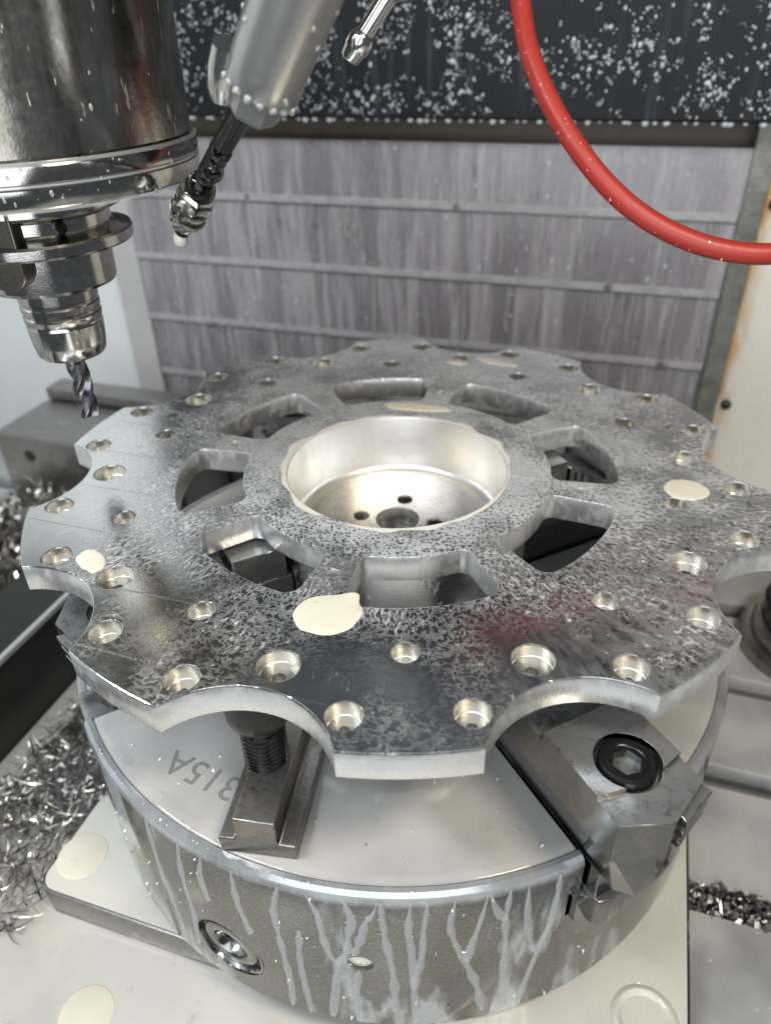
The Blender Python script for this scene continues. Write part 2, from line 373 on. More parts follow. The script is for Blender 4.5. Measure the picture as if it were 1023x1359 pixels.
M_BROWN = m_plain('brown_stained_wall', (.20,.165,.115), .5, 0, .35, .05, .15)
M_EDGE = m_plain('wet_edge_strip', (.17,.17,.15), .25, .3, .75, .09, .5)
M_RED = m_plain('red_hose_rubber', (.36,.028,.020), .44, 0, .10, .25, .12)
M_NOZZLE = m_plain('grey_nozzle_metal', (.36,.36,.35), .30, .8, .25, .06, .1)
M_SILVER = m_plain('bright_nozzle_metal', (.62,.62,.60), .18, 1.0, .12, .2, .05)
M_DARKTUBE = m_plain('dark_tube', (.012,.012,.012), .14, 0, .3, .1, .05)
M_CHIP = m_chip(); M_TEXT = m_plain('engraved_marking', (.21,.21,.205), .3, 0, .2, .3, 0)
M_BLOCK = m_steel('ground_block_steel', (.34,.33,.32), .34, .5, -.02)
def m_water():
    n = NT('clear_water'); n.set(color=(.97,.97,.94), rough=0.01, trans=1.0, ior=1.33); return n.m
M_WATER = m_water()
M_WATERMILK = m_plain('milky_drops', (.72,.73,.73), .05, 0, .05, .2, 0); M_WATERMILK.node_tree.nodes['Principled BSDF'].inputs['Transmission Weight'].default_value = .6
M_BRONZE = m_steel('rim_steel', (.50,.46,.40), .26, .35, -.05)

# ------------------------------------------------------------------ setting: table with T-slots, walls
def table_mesh():
    prof = []            # (y, z) top outline with slots
    zt = -241; slots = [-154, -58, 38, 133, 229, 325]
    ys = [(-520, zt)]
    for c in slots:
        ys += [(c-9.5, zt), (c-9.5, zt-14), (c-16, zt-14), (c-16, zt-26), (c+16, zt-26), (c+16, zt-14), (c+9.5, zt-14), (c+9.5, zt)]
    ys += [(380, zt), (380, zt-60), (-520, zt-60)]
    mb = MB(); n = len(ys); x0, x1 = -640, 640
    mb.add([(x0,y,z) for y,z in ys] + [(x1,y,z) for y,z in ys], [tuple(range(n)), tuple(range(2*n-1,n-1,-1))] + [(i,(i+1)%n,(i+1)%n+n,i+n) for i in range(n)])
    return mb
struct(table_mesh().build('machine_table', M_TABLE, smooth=20, bevel=.8))

struct(MB().box(-900, 620, 418, 430, -320, 520).build('back_wall', M_BROWN, smooth=0))
struct(MB().box(-900, -474, 404, 416, -320, 520).build('white_back_panel', M_WHITE, smooth=0, bevel=1))
struct(MB().box(-780, -768, -500, 402, -320, 520).build('white_side_wall', M_WHITE, smooth=0))
tag(MB().box(-472, -436, 392, 402, -320, 137).build('cover_side_strip', M_GREYSTRIP, smooth=0, bevel=1), 'grey vertical strip between white wall panel and wet way cover', 'strip')

# cream machine column on the right with its wet edge strip and bolts
col = empty('machine_column', (420, 400, -300)); tag(col, 'cream painted machine column panel with rusty left edge', 'column')
def child_of(o, root):
    o.parent = root; o.matrix_parent_inverse = Matrix.Translation(-root.location); return o
child_of(MB().box(206, 640, 388, 410, -300, 480).build('panel', M_CREAM, None, 0, 1.2), col)
child_of(MB().box(190, 208.5, 384, 410, -300, 480).build('edge_strip', M_EDGE, None, 0, 1.0), col)
for (x, z) in ((217, -112), (216, 74)):
    b = MB().lathe([(0,5),(2.5,4.6),(4.4,3),(5,0),(5,-2)], 24, Matrix.Translation((x, 387.5, z)) @ Matrix.Rotation(rad(90),4,'X')).build('bolt', M_BLACKRING)
    child_of(b, col)

# telescopic way cover: overlapping panels, each lower one a little further back
way = empty('way_cover', (-120, 400, -241)); tag(way, 'grey steel telescopic way cover with milky coolant running down', 'way cover')
M_LIP = m_plain('wet_lip_steel', (.33,.325,.335), .35, 0, .45, .07, .3)
zs = [117, 60, -8, -80, -152, -236]
for i in range(5):
    yf = 386 + i*3.2
    mb = MB().box(-435, 193, yf, yf+3, zs[i+1], zs[i] if i == 0 else zs[i]+9)
    p = mb.build('panel', M_WAY, None, 0, .5); child_of(p, way)
    lp = MB().box(-435, 189, yf-1.6, yf-.05, zs[i+1]-1.5, zs[i+1]+6.0).build('lip', M_LIP, None, 0, .7)
    lp.parent = p
for (x, z) in ((-282, 63), (-60, 62), (90, -4), (-345, -80), (150, -76)):
    child_of(MB().lathe([(0,3),(2.2,2.4),(3,1),(3,-1)], 16, Matrix.Translation((x, 385, z)) @ Matrix.Rotation(rad(90),4,'X')).build('rivet', M_EDGE), way)

# black cover above, hung with droplets
cv = MB().box(-425, 600, 352, 362, 139, 520).build('black_cover', M_COVER, smooth=0, bevel=2.0)
tag(cv, 'black rubber cover across the top covered in white coolant droplets', 'cover')
def ico(): 
    bm = bmesh.new(); bmesh.ops.create_icosphere(bm, subdivisions=2, radius=1); vs = [tuple(v.co) for v in bm.verts]; fs = [tuple(v.index for v in f.verts) for f in bm.faces]; bm.free(); return vs, fs
ICV, ICF = ico()
def blob(mb, c, sx, sy, sz, jit=.12, seed=0):
    o = Vector((seed*1.7, seed*.9, seed*2.3))
    vs = []
    for v in ICV:
        k = 1 + jit*2*mnoise.noise(Vector(v)*1.3 + o)
        vs.append((c[0]+v[0]*sx*k, c[1]+v[1]*sy*k, c[2]+v[2]*sz*k))
    mb.add(vs, ICF)
mb = MB(); rnd = random.Random(3); k = 0
while k < 1900:
    x = rnd.uniform(-330, 330); z = rnd.uniform(142, 262)
    if mnoise.noise(Vector((x*.03, z*.03, 0))) < rnd.uniform(-.5, .4): continue
    s = rnd.uniform(.35, 1.1) * (1.5 if rnd.random() < .12 else 1)
    blob(mb, (x, 351.8, z), s*rnd.uniform(.8,1.2), s*.8, s*rnd.uniform(.8,1.7), .18, k)
    if rnd.random() < .45:
        for q in range(rnd.randint(1,4)): blob(mb, (x+rnd.uniform(-3.5,3.5), 351.8, z+rnd.uniform(-3,3)), s*.7, s*.5, s*.7, .3, k+q)
    k += 1
for i in range(70):
    x = -330 + i*9.6 + rnd.uniform(-4, 4); s = rnd.uniform(1.0, 2.4)
    blob(mb, (x, 355, 138.6), s*1.3, s, s*rnd.uniform(.9,1.5), .15, i)
tag(mb.build('coolant_droplets', M_FOAM, smooth=180), 'white coolant droplets clinging to the black cover and its lower edge', 'droplets', kind='stuff')
mb = MB()
for i in range(150):
    x = rnd.uniform(-430, 190); z = rnd.uniform(-200, 112); lvl = sum(1 for q in zs[1:] if z < q)
    s = rnd.uniform(.5, 1.3); blob(mb, (x, 385.6+lvl*3.2, z), s, s*.7, s*rnd.uniform(1.2, 3.2), .1, i)
st_ = MB(); rs = random.Random(31)
for i in range(95):
    x = rs.uniform(-425, 185); lv = rs.randint(0, 3); z0 = zs[lv+1] + 3; z1 = max(z0 - rs.uniform(30, 85), zs[min(lv+2, 5)] + 2); yb = 386 + (lv+1)*3.2
    n_ = 10; pts = []; ph = rs.uniform(0, 9)
    for k in range(n_+1):
        t = k/n_; y = (yb-4.0) if k == 0 else yb - .2
        pts.append((x + 2.2*mnoise.noise(Vector((ph, t*2.0, 0)))*t*3, y, z0 + (z1-z0)*t))
    w0 = rs.uniform(.8, 3.2)
    st_.tube(pts, [w0*(.8 + .5*mnoise.noise(Vector((ph, t*.6, 5)))) for t in range(n_+1)], 8)
sto = st_.build('coolant_strands', M_STRAND, None, 80); sto['kind'] = 'stuff'; child_of(sto, way)
tag(mb.build('water_beads', M_FOAM, smooth=180), 'clear beads of coolant sliding down the grey way cover', 'droplets', kind='stuff')

pool = MB(); N = 60
ring = []
for i in range(N):
    a = 2*pi*i/N; w = 1 + .10*mnoise.noise(Vector((cos(a)*2, sin(a)*2, 4.0)))
    ring.append((-40 + 235*w*max(-1,min(1,1.25*cos(a))), -228 + 92*w*max(-1,min(1,1.3*sin(a)))))
pool.loft([[(x,y,-241.2) for x,y in ring], [(x*.995,y*.998,-240.75) for x,y in ring]])
tag(pool.build('coolant_pool', M_MILK_BASE, None, 60), 'pale cream coolant pool flooding the table in front of the base plate', 'pool', kind='stuff')
ring = [(x-335, y+340) for x, y in ring]; ring = [(-520 + (x+375)*.55, 90 + (y-112)*.75) for x, y in ring]
pool = MB(); pool.loft([[(x,y,-241.2) for x,y in ring], [(x,y,-240.7) for x,y in ring]])
tag(pool.build('coolant_pool', M_MILK_BASE, None, 60), 'pale coolant pool on the table beyond the black block', 'pool', kind='stuff')

# ------------------------------------------------------------------ base plate under the chuck
base = empty('base_plate', (0, 0, -241)); tag(base, 'square steel base plate under the chuck flooded with milky coolant', 'base plate')
poly = rounded_poly([(-174.5,-185.6),(199.4,-185.6),(199.4,180),(-174.5,180)], 11, 8)
bp = fill_plate('plate', [poly], -240.6, -217.6, M_CHUCK, None, 1.2); 
bp.data.materials[0] = m_steel('base_plate_side', (.36,.355,.34), .25, .55, .0)
child_of(bp, base)
polyf = rounded_poly([(-172.7,-183.8),(197.6,-183.8),(197.6,178),(-172.7,178)], 10, 8)
child_of(fill_plate('coolant_film', [polyf, circle(176.8,-149.4,17,32,True)], -217.7, -216.9, M_MILK_BASE, None, .35), base)
for (x, y, r) in ((-158.6, -159.8, 15.5),):
    child_of(MB().lathe([(0,.55),(r-1,.5),(r-.3,.3),(r,-.3)], 48, Matrix.Translation((x,y,-216.9))).build('filled_bolt_hole', M_MILK_THICK), base)
child_of(MB().lathe([(0,-.6),(11.5,-.7),(12.6,.2),(14.2,.9),(15.8,.5),(17.2,-.8)], 48, Matrix.Translation((176.8,-149.4,-216.9))).build('filled_bolt_hole', M_MILK_BASE), base)
tag(MB().lathe([(0,.7),(14,.6),(15,.3),(15.6,-.3)], 48, Matrix.Translation((-112,-228,-240.9))).build('coolant_puddle', M_MILK_THICK), 'round cream coolant puddle on the table in the near left corner', 'puddle', 'coolant puddles')

# ------------------------------------------------------------------ the chuck
chuck = empty('chuck', (0, 0, -217)); tag(chuck, 'large round steel four jaw chuck streaked with milky coolant', 'chuck')
body = MB().lathe([(0,-216.8),(197.5,-216.8),(199,-215.5),(199,-101.5),(198.2,-99),(196.2,-97.4),(194,-97.2),(193,-98.6),(0,-98.6)], 192).build('body', M_CHUCK, None, 40)
cutters = []
def tmp(mb, M=None): return mb.build('cutter', M_BLACK, None, 0, 0, M)
for a in (-45, 45, 135, 225):
    Rz = Matrix.Rotation(rad(a), 4, 'Z')
    cutters.append(tmp(MB().box(70, 230, -11, 11, -150, -80), Rz))
    cutters.append(tmp(MB().box(70, 230, -17, 17, -140, -122), Rz))
RS = Matrix.Rotation(rad(-99.2), 4, 'Z') @ Matrix.Translation((199, 0, -181)) @ Matrix.Rotation(rad(90), 4, 'Y')
cutters.append(tmp(MB().lathe([(0,-14),(21.5,-14),(21.5,6),(0,6)], 64, RS)))
RH = Matrix.Rotation(rad(-78.2), 4, 'Z') @ Matrix.Translation((199, 0, -155)) @ Matrix.Rotation(rad(90), 4, 'Y')
cutters.append(tmp(MB().lathe([(0,-12),(6.3,-12),(6.3,6),(0,6)], 32, RH)))
cut(body, cutters)
for p_ in body.data.polygons: p_.use_smooth = True
body.data.set_sharp_from_angle(angle=rad(30))
child_of(body, chuck)
# thin pool of coolant on the chuck face (cut away along the jaw slots)
film = MB().lathe([(0,-97.35),(150,-97.35),(188,-97.4),(192.2,-97.75),(193,-98.3),(193,-98.55),(0,-98.55)], 160).build('coolant_pool', M_MILK_CHUCK, None, 40)
cut(film, [tmp(MB().box(70, 230, -12, 12, -120, -80), Matrix.Rotation(rad(a), 4, 'Z')) for a in (-45, 45, 135, 225)])
for p_ in film.data.polygons: p_.use_smooth = True
film.data.set_sharp_from_angle(angle=rad(30))
child_of(film, chuck)
# key screw in the side: stepped ring round a square socket
ks = MB().lathe([(21.3,-.9),(19.8,-.8),(19.0,-4.5),(17.2,-4.8),(16.4,-2.2),(15.6,-1.6),(11.2,-1.3),(10.2,-2.2),(9.8,-12.5),(0,-12.5)], 64, RS).build('key_screw', M_JAW, None, 50)
child_of(ks, chuck)
kd = MB(); blob(kd, (0,0,0), 3.6, 5.4, 2.2, .15, 3); kd.v = [tuple(RS @ Vector((x+5.5, y, z-11))) for x,y,z in kd.v]
child_of(kd.build('coolant_in_socket', M_MILK_THICK, None, 180), chuck)
child_of(MB().lathe([(0,-1.2),(5,-1.4),(6.2,-2.2)], 32, RH).build('coolant_filled_hole', M_MILK_THICK, None, 50), chuck)
# worn marking on the face
fc = bpy.data.curves.new('marking', 'FONT'); fc.body = '315A'; fc.size = 19.5*S; fc.extrude = .12*S; fc.align_x = 'LEFT'; fc.space_character = 1.05; fc.offset = -.0002*0
fo = bpy.data.objects.new('marking', fc); COL.objects.link(fo)
me = baked(fo); bpy.data.objects.remove(fo)
me.transform(Matrix.Translation(Vector((-30.5, -156.5, -97.28))*S) @ Matrix.Rotation(rad(171), 4, 'Z') @ Matrix.Shear('XY', 4, (0,0)) )
child_of(finish('marking', me, M_TEXT, None, 0), chuck)
# milky runs down the side, each a thin raised bead following the wall
RUNS = [[(-112.8,-108.9),(-113.2,-127.9),(-112.2,-144.6),(-112.0,-152.7)],
 [(-106.0,-101),(-107.5,-120.8),(-107.3,-139.2),(-107.1,-161.7),(-106.7,-188.6),(-107.1,-213.0)],
 [(-104.0,-133.3),(-104.8,-163.2),(-104.5,-187.4),(-104.2,-213.4)],
 [(-102.4,-103),(-101.0,-116.0),(-101.0,-131.7),(-100.1,-153.1),(-99.1,-157.8),(-99.8,-183.0),(-100.8,-212.6)],
 [(-97.5,-107.4),(-96.4,-116.8),(-97.4,-130.7),(-97.4,-144.5),(-99.1,-157.8)],
 [(-93.2,-112.6),(-94.8,-114.5),(-95.3,-126.6),(-95.9,-136.4),(-96.8,-146.9)],
 [(-96.2,-160.9),(-96.8,-176.6),(-96.8,-212.8)],
 [(-92.8,-104.9),(-92.7,-117.5),(-92.4,-136.1),(-91.5,-161.7),(-91.4,-186.4),(-91.5,-199.6)],
 [(-87.0,-109.0),(-87.6,-125.6),(-87.5,-144.7),(-88.4,-164.8),(-88.8,-177.0),(-88.4,-211)],
 [(-89.1,-108.4),(-89.6,-125.1),(-89.0,-138.7),(-88.8,-177.0)],
 [(-83.5,-105),(-84.3,-122.1),(-83.2,-139.4),(-81.5,-158.5),(-79.6,-183.2),(-78.7,-208.6)],
 [(-76.4,-109.4),(-76.8,-124.2),(-76.1,-152.1),(-76.1,-173.7),(-75.5,-212)],
 [(-69.6,-99),(-69.4,-113.3),(-69.7,-138.1),(-71.2,-165.8),(-72.3,-189.4),(-73.0,-212.0)],
 [(-74.0,-105),(-73.4,-136.8),(-71.9,-160.6)], [(-79.1,-111.7),(-76.7,-124.5)], [(-79.4,-113.8),(-81.0,-138.3),(-81.5,-154.9)],
 [(-117.5,-103),(-119.2,-122),(-118.4,-140)], [(-121.5,-102),(-123.2,-130),(-122.6,-160),(-124,-200)], [(-128,-104),(-129,-150),(-127,-190),(-128,-214)]]
mb = MB(); rr = random.Random(11)
for i, run in enumerate(RUNS):
    pts = []
    for k in range(len(run)-1):
        for q in range(6):
            t = q/6; pts.append((run[k][0]*(1-t)+run[k+1][0]*t, run[k][1]*(1-t)+run[k+1][1]*t))
    pts.append(run[-1]); n = len(pts); rings = []
    if pts[0][1] > -116: pts[0] = (pts[0][0], -100.5)
    # soften the polyline
    for _ in range(9): pts = [pts[0]] + [((pts[j-1][0]+2*pts[j][0]+pts[j+1][0])/4, (pts[j-1][1]+2*pts[j][1]+pts[j+1][1])/4) for j in range(1, n-1)] + [pts[-1]]
    for j, (a, z) in enumerate(pts):
        w = (1.55 + 1.3*mnoise.noise(Vector((i*3.1, j*.35, 0))) + .75*(j/n)) * (min(1, (j+.6)/2.5)) * min(1, (n-j+.2)/2.0)
        a2, z2 = pts[min(j+1,n-1)]; a1, z1 = pts[max(j-1,0)]
        tx = rad(a2-a1)*199; tz = z2-z1; L = hypot(tx, tz) or 1; nx, nz = tz/L, -tx/L
        ring = []
        for q in range(7):
            u = -1 + q/3; hgt = (1-u*u)*.95*min(1, w)
            aa = rad(a+17.8) + nx*u*w/199; rr_ = 198.9 + hgt
            ring.append((rr_*cos(aa), rr_*sin(aa), z + nz*u*w))
        rings.append(ring)
    n7 = 7; vs = [p for r in rings for p in r]
    mb.add(vs, [(a*7+q, a*7+q+1, (a+1)*7+q+1, (a+1)*7+q) for a in range(len(rings)-1) for q in range(6)])
mbf = MB(); rf_ = random.Random(44)
def fleck(c, s):
    mbf.add([tuple(Vector(c) + Vector([rf_.uniform(-1,1) for _ in range(3)])*s) for _ in range(4)], [(0,1,2),(0,2,3),(0,3,1),(1,3,2)])
for i in range(190):
    a = rad(rf_.uniform(-125, -40))
    if rf_.random() < .45: fleck((199.2*cos(a), 199.2*sin(a), rf_.uniform(-212, -100)), rf_.uniform(.4, 1.5))
    else:
        rr_ = 196.5 if rf_.random() < .4 else rf_.uniform(140, 195); fleck((rr_*cos(a), rr_*sin(a), -96.9), rf_.uniform(.35, 1.1))
fk = mbf.build('chip_flecks', M_FLECK, None, 0); fk['kind'] = 'stuff'; child_of(fk, chuck)
ro = mb.build('coolant_runs', M_RUN, None, 80); ro['kind'] = 'stuff'; child_of(ro, chuck)

# jaws (radial direction is local X)
def make_jaw():
    j = empty('jaw', (0,0,0))
    top = MB().prism([(108,-21.5),(219,-21.5),(228,-2),(219,21.5),(108,21.5)], -62, -36).build('jaw_block', M_JAW, j, 30)
    cs = [tmp(MB().lathe([(0,-57),(13.6,-57),(13.6,-30),(0,-30)], 48, Matrix.Translation((199,0,16)))),
          tmp(MB().prism([(214,-30),(236,-30),(236,30),(214,30),(206,22),(211,0),(206,-22)], -38.8, -30))]
    # trough before the gripping steps
    cs.append(tmp(MB().prism([(158,-40),(172,-40),(172,40),(158,40)], -41, -30)))
    cut(top, cs); 
    for p_ in top.data.polygons: p_.use_smooth = True
    top.data.set_sharp_from_angle(angle=rad(30))
    b = top.modifiers.new('bevel', 'BEVEL'); b.width = .9*S; b.segments = 2; b.limit_method = 'ANGLE'; b.angle_limit = rad(40)
    for k in range(3):                                   # gripping ribs across the jaw
        x = 156.5 - k*5.6; MB().prism([(x,-21.4),(x-4.2,-21.4),(x-4.2,21.4),(x,21.4)], -41, -31 + k*4).build('rib', M_JAW, j, 0, .5)
    MB().prism([(110,-21.2),(139,-21.2),(139,21.2),(110,21.2)], -36.2, -17.5).build('upper_step', M_JAW, j, 0, .8)
    # tapered foot reaching down to the slot
    r1 = [(108,-20,-62.2),(216,-20,-62.2),(224,-2,-62.2),(216,20,-62.2),(108,20,-62.2)]
    r2 = [(108,-9,-100),(214,-9,-100),(221,-2,-100),(214,9,-100),(108,9,-100)]
    MB().loft([r1, r2]).build('foot', M_JAW, j, 0, .8)
    MB().box(106, 206, -9, 9, -140, -100.3).build('slide', M_JAW, j, 0, .6)
    MB().box(106, 203, -15.5, 15.5, -139.5, -123).build('slide_rail', M_JAW, j, 0, .6)
    for k in range(3):                                   # stepped teeth on the end
        z = -42 - k*7; MB().prism([(221.5-k*.4,5),(229.0-k*.5,3.4),(222.6-k*.5,23.6),(217.4,22.6)], z-3.6, z).build('tooth', M_JAW, j, 0, .5)
    MB().prism([(196,-10.2),(208.5,-9.2),(210.5,-3),(209,8.8),(196,10)], -139, -119).build('slide_end', M_JAW, j, 0, 1.0)
    sc = MB().lathe([(11.9,-41),(11.9,-37.6),(11.2,-36.6),(9.4,-36.2),(7.9,-36.6),(7.2,-37.4),(7.0,-46)], 56, Matrix.Translation((199,0,0))).build('screw', M_BLACKRING, j, 40)
    hx = MB(); hexo = [(199+7.0*cos(pi/3*i+.3), 7.0*sin(pi/3*i+.3)) for i in range(6)]; hexi = [(199+6.3*cos(pi/3*i+.3), 6.3*sin(pi/3*i+.3)) for i in range(6)]
    hx.add([(x,y,-37.0) for x,y in circle(199,0,7.8,24)] + [(x,y,-37.3) for x,y in hexi] + [(x,y,-45.4) for x,y in hexi], [(24+(i//4)%6, i, (i+1)%24, 24+((i+1)//4)%6) if (i//4)%6 != ((i+1)//4)%6 else (24+(i//4)%6, i, (i+1)%24) for i in range(24)] + [(24+i,24+(i+1)%6,30+(i+1)%6,30+i) for i in range(6)])
    hs = hx.build('hex_socket', M_BLACKRING, sc, 0)
    MB().lathe([(0,-42.2),(7.4,-42.2)], 32, Matrix.Translation((199,0,0))).build('coolant_in_socket', M_MILK_CHUCK, sc, 0)
    return j
jaw = make_jaw()
for i, a in enumerate((-45, 45, 135, 225)):
    j = jaw if i == 0 else copy_tree(jaw)
    off = {-45: 0, 45: -30, 135: -30, 225: -32}[a]; j.location = Vector((off*cos(rad(a)), off*sin(rad(a)), 0))*S
    j.rotation_euler = (0,0,rad(a)); j.parent = chuck; j.matrix_parent_inverse = Matrix.Translation(-chuck.location)

# ------------------------------------------------------------------ T-nut with stud and ball nut on the chuck face
tn = empty('t_slot_nut', (-11, -165, -97.3), rad(9.5)); tag(tn, 'worn steel T slot nut standing on the chuck face with a threaded stud', 't nut')
prof = [(-17.8,0),(17.8,0),(17.8,9.5),(10.2,9.8),(9.4,11.5),(9.6,24.5),(-9.6,24.5),(-9.4,11.5),(-10.2,9.8),(-17.8,9.5)]
mb = MB(); n = len(prof); L0, L1 = -25, 37
mb.add([(x,L0,z) for x,z in prof] + [(x,L1,z) for x,z in prof], [tuple(range(n)), tuple(range(2*n-1,n-1,-1))] + [(i,(i+1)%n,(i+1)%n+n,i+n) for i in range(n)])
mb.build('body', M_TNUT, tn, 25, .6)
st = MB(); prof = []
z = 20.0
while z < 56: prof += [(8.7, z), (10.4, z+1.1), (10.4, z+1.5), (8.7, z+2.6)]; z += 2.8
prof += [(9.2, 58), (9.2, 62)]
stud = st.lathe(prof, 48, Matrix.Translation((-3.5, 9.5, 0))).build('threaded_stud', M_STUD, None, 30)
stud.parent = tn
tn_ball = MB().lathe([(0,50.5),(10.5,50.5),(13.2,52.8),(15,57),(15.4,62),(15.4,82.5),(0,82.5)], 48).build('ball_nut', M_BLACK, None, 35)
tn_ball.location = (tn.matrix_basis @ Vector((-3.5*S, 9.5*S, 0))); tag(tn_ball, 'black round nut on the stud under the aluminium plate', 'nut')

# ------------------------------------------------------------------ the workpiece
part = empty('flange_plate', (0, 0, -60)); tag(part, 'scalloped round aluminium plate with windows and holes wet with milky coolant', 'flange plate')
A0 = -89.3; RO = 201.3; RSC = 42.4; CSC = 220.4
outer = []
for k in range(10):
    ac = A0 + 36*k                                        # scallop centre
    cx, cy = CSC*cos(rad(ac)), CSC*sin(rad(ac))
    ht = 10.35
    p0 = (RO*cos(rad(ac-ht)), RO*sin(rad(ac-ht))); p1 = (RO*cos(rad(ac+ht)), RO*sin(rad(ac+ht)))
    a0 = math.degrees(atan2(p0[1]-cy, p0[0]-cx)); a1 = math.degrees(atan2(p1[1]-cy, p1[0]-cx))
    while a1 > a0: a1 -= 360
    outer += arc(cx, cy, hypot(p0[0]-cx, p0[1]-cy), a0, a1, 28)
    outer += arc(0, 0, RO, ac+ht, ac+36-ht, 14)[1:-1]
loops = [outer, circle(0, 0, 62.9, 120, True)]
for k in range(8):
    am = A0 + 22.5 + 45*k; h = 17.3
    pts = [(124*cos(rad(am-h+2*h*i/8)), 124*sin(rad(am-h+2*h*i/8))) for i in range(9)] + [(87.3*cos(rad(am+h-2*h*i/8)), 87.3*sin(rad(am+h-2*h*i/8))) for i in range(9)]
    rr = [0]*18; rr[0] = rr[8] = 7.5; rr[9] = rr[17] = 6
    # keep arcs: drop the neighbours of the rounded corners
    keep = [i for i in range(18) if i not in (1, 7, 10, 16)]
    loops.append(rounded_poly([pts[i] for i in keep], [rr[i] for i in keep], 7)[::-1])
LH = [(165*cos(rad(A0+36*k)), 165*sin(rad(A0+36*k))) for k in range(10)]
MH = [(185.1*cos(rad(A0+36*k+18+s*7.41)), 185.1*sin(rad(A0+36*k+18+s*7.41))) for k in range(10) for s in (-1, 1)]
SH = [(151.1*cos(rad(A0+36*k+18)), 151.1*sin(rad(A0+36*k+18))) for k in range(10)]
TH = [(103.2*cos(rad(A0+90*k)), 103.2*sin(rad(A0+90*k))) for k in range(4)]
for c in LH: loops.append(circle(*c, 8.8, 40, True))
for c in MH: loops.append(circle(*c, 7.2, 36, True))
for c in SH: loops.append(circle(*c, 6.0, 32, True))
for c in TH: loops.append(circle(*c, 2.9, 24, True))
child_of(fill_plate('plate', loops, -14.5, 0, M_PLATE, None, .45, 25), part)
# counterbore floors with their pilot holes
def pit(name, c, R, depth, rp, off, share=None):
    if share is None:
        mb = MB(); N = 40; ring = lambda r, z, ox=0, oy=0: [(ox+r*cos(2*pi*i/N), oy+r*sin(2*pi*i/N), z) for i in range(N)]
        mb.loft([ring(R-.12, -.7), ring(R-.12, -depth+.25), ring(R-.4, -depth), ring(rp, -depth, *off), ring(rp, -14.2, *off)], False)
        o = mb.build(name, M_PIT, None, 25); o.data.materials.append(M_PITFLOOR_SHADE)
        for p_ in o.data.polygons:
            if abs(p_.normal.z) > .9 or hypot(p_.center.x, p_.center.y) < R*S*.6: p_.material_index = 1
    else:
        o = share.copy(); COL.objects.link(o)
    o.parent = part; o.matrix_parent_inverse = Matrix.Translation(-part.location); o.location = Vector((c[0], c[1], 0))*S
    return o
M_PIT = m_alu('bored_aluminium', .25, (.80,.79,.76), .20); M_PITFLOOR_SHADE = m_alu('shaded_milled_floor', .3, (.36,.35,.315), .34)  # floor aluminium darkened: shade of the recess put into its colour
pr = None
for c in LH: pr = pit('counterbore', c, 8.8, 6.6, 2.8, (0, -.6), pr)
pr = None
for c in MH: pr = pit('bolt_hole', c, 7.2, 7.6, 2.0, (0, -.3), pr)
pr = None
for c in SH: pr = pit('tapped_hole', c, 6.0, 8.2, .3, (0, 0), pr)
# hub hanging under the plate: bore wall, floor with holes, outer wall
hb = MB().lathe([(75.5,-14.3),(76,-18),(76,-62),(75,-63.5),(40,-63.5),(14,-63.5),(13.2,-63),(13.2,-40)], 160).build('hub', M_ALU, None, 40); child_of(hb, part)
bw = MB().lathe([(62.65,-.55),(62.5,-1.0),(62.4,-34.5),(61.8,-36.4),(60,-37.6)], 160).build('bore_wall', M_ALU_CLEAN, None, 40); child_of(bw, part)
bw.data.materials[0] = m_alu('bore_wall_aluminium', .3, (.94,.93,.91), .28, .04)
fl = [circle(0,0,61.2,120), circle(0,0,13.2,48,True)] + [circle(22.5*cos(rad(A0+5+90*k)), 22.5*sin(rad(A0+5+90*k)), 4.9, 28, True) for k in range(4)]
bf = fill_plate('bore_floor', fl, -44, -37.4, M_ALU_CLEAN, None, .35); child_of(bf, part)
def m_floor():
    n = NT('faced_bore_floor'); X, Y, Z = n.xyz(); r = n.math('SQRT', n.add(n.mul(X,X), n.mul(Y,Y)))
    gv = n.noise(n.vec(n.mul(r, 1.4), 0.0, 0.0), 1, 3, .6); ed = n.inv(n.step(n.math('ABSOLUTE', n.math('SUBTRACT', r, 42.0)), .25, .7))
    f = n.step(n.noise(n.scaled(.04), 1, 4, .6), .45, .7); arcf = n.step(n.add(r, n.mul(n.noise(n.scaled(.05), 1, 3), 16)), 58, 66)
    m = n.mx(n.mul(f, .45), n.mul(arcf, .7))
    col = n.mix(m, (.84,.82,.77), (.74,.71,.62)); col = n.mix(n.mul(ed, .4), col, (.45,.44,.42))
    return n.set(color=col, metal=n.math('SUBTRACT', 1.0, n.mul(m, .85)), rough=n.add(.20, n.mul(gv, .14)), normal=n.bump(gv, .12, .3))
bf.data.materials[0] = m_floor()

# thick coolant puddles lying on the plate
def puddle(name, c, rx, ry, rot, seed, label, wob=.12, tail=None, z=0.0):
    mb = MB(); N = 72; rings = []
    for (k, h) in ((1.0,-.1),(.985,.12),(.95,.3),(.86,.45),(.5,.52),(.02,.53)):
        ring = []
        for i in range(N):
            a = 2*pi*i/N; w = 1 + wob*mnoise.noise(Vector((cos(a)*1.6+seed, sin(a)*1.6, seed*.7)))*1.6
            if tail:
                da = (a - rad(tail[0]) + pi) % (2*pi) - pi; w += tail[1]*math.exp(-(da/tail[2])**2)
            x = rx*cos(a)*w*k; y = ry*sin(a)*w*k
            ring.append((c[0]+x*cos(rot)-y*sin(rot), c[1]+x*sin(rot)+y*cos(rot), z+h))
        rings.append(ring)
    return tag(mb.loft(rings, True).build(name, M_MILK_THICK, None, 60), label, 'puddle', 'coolant puddles')
puddle('coolant_puddle', (9.5, -130.5), 14.8, 13.0, .3, 2.2, 'round cream coolant puddle on the plate below the front window', .06, (52, .34, .26))
puddle('coolant_puddle', (157.0, 17.4), 11.8, 10.6, .2, 5.1, 'small round cream coolant puddle on the right side of the plate', .03)
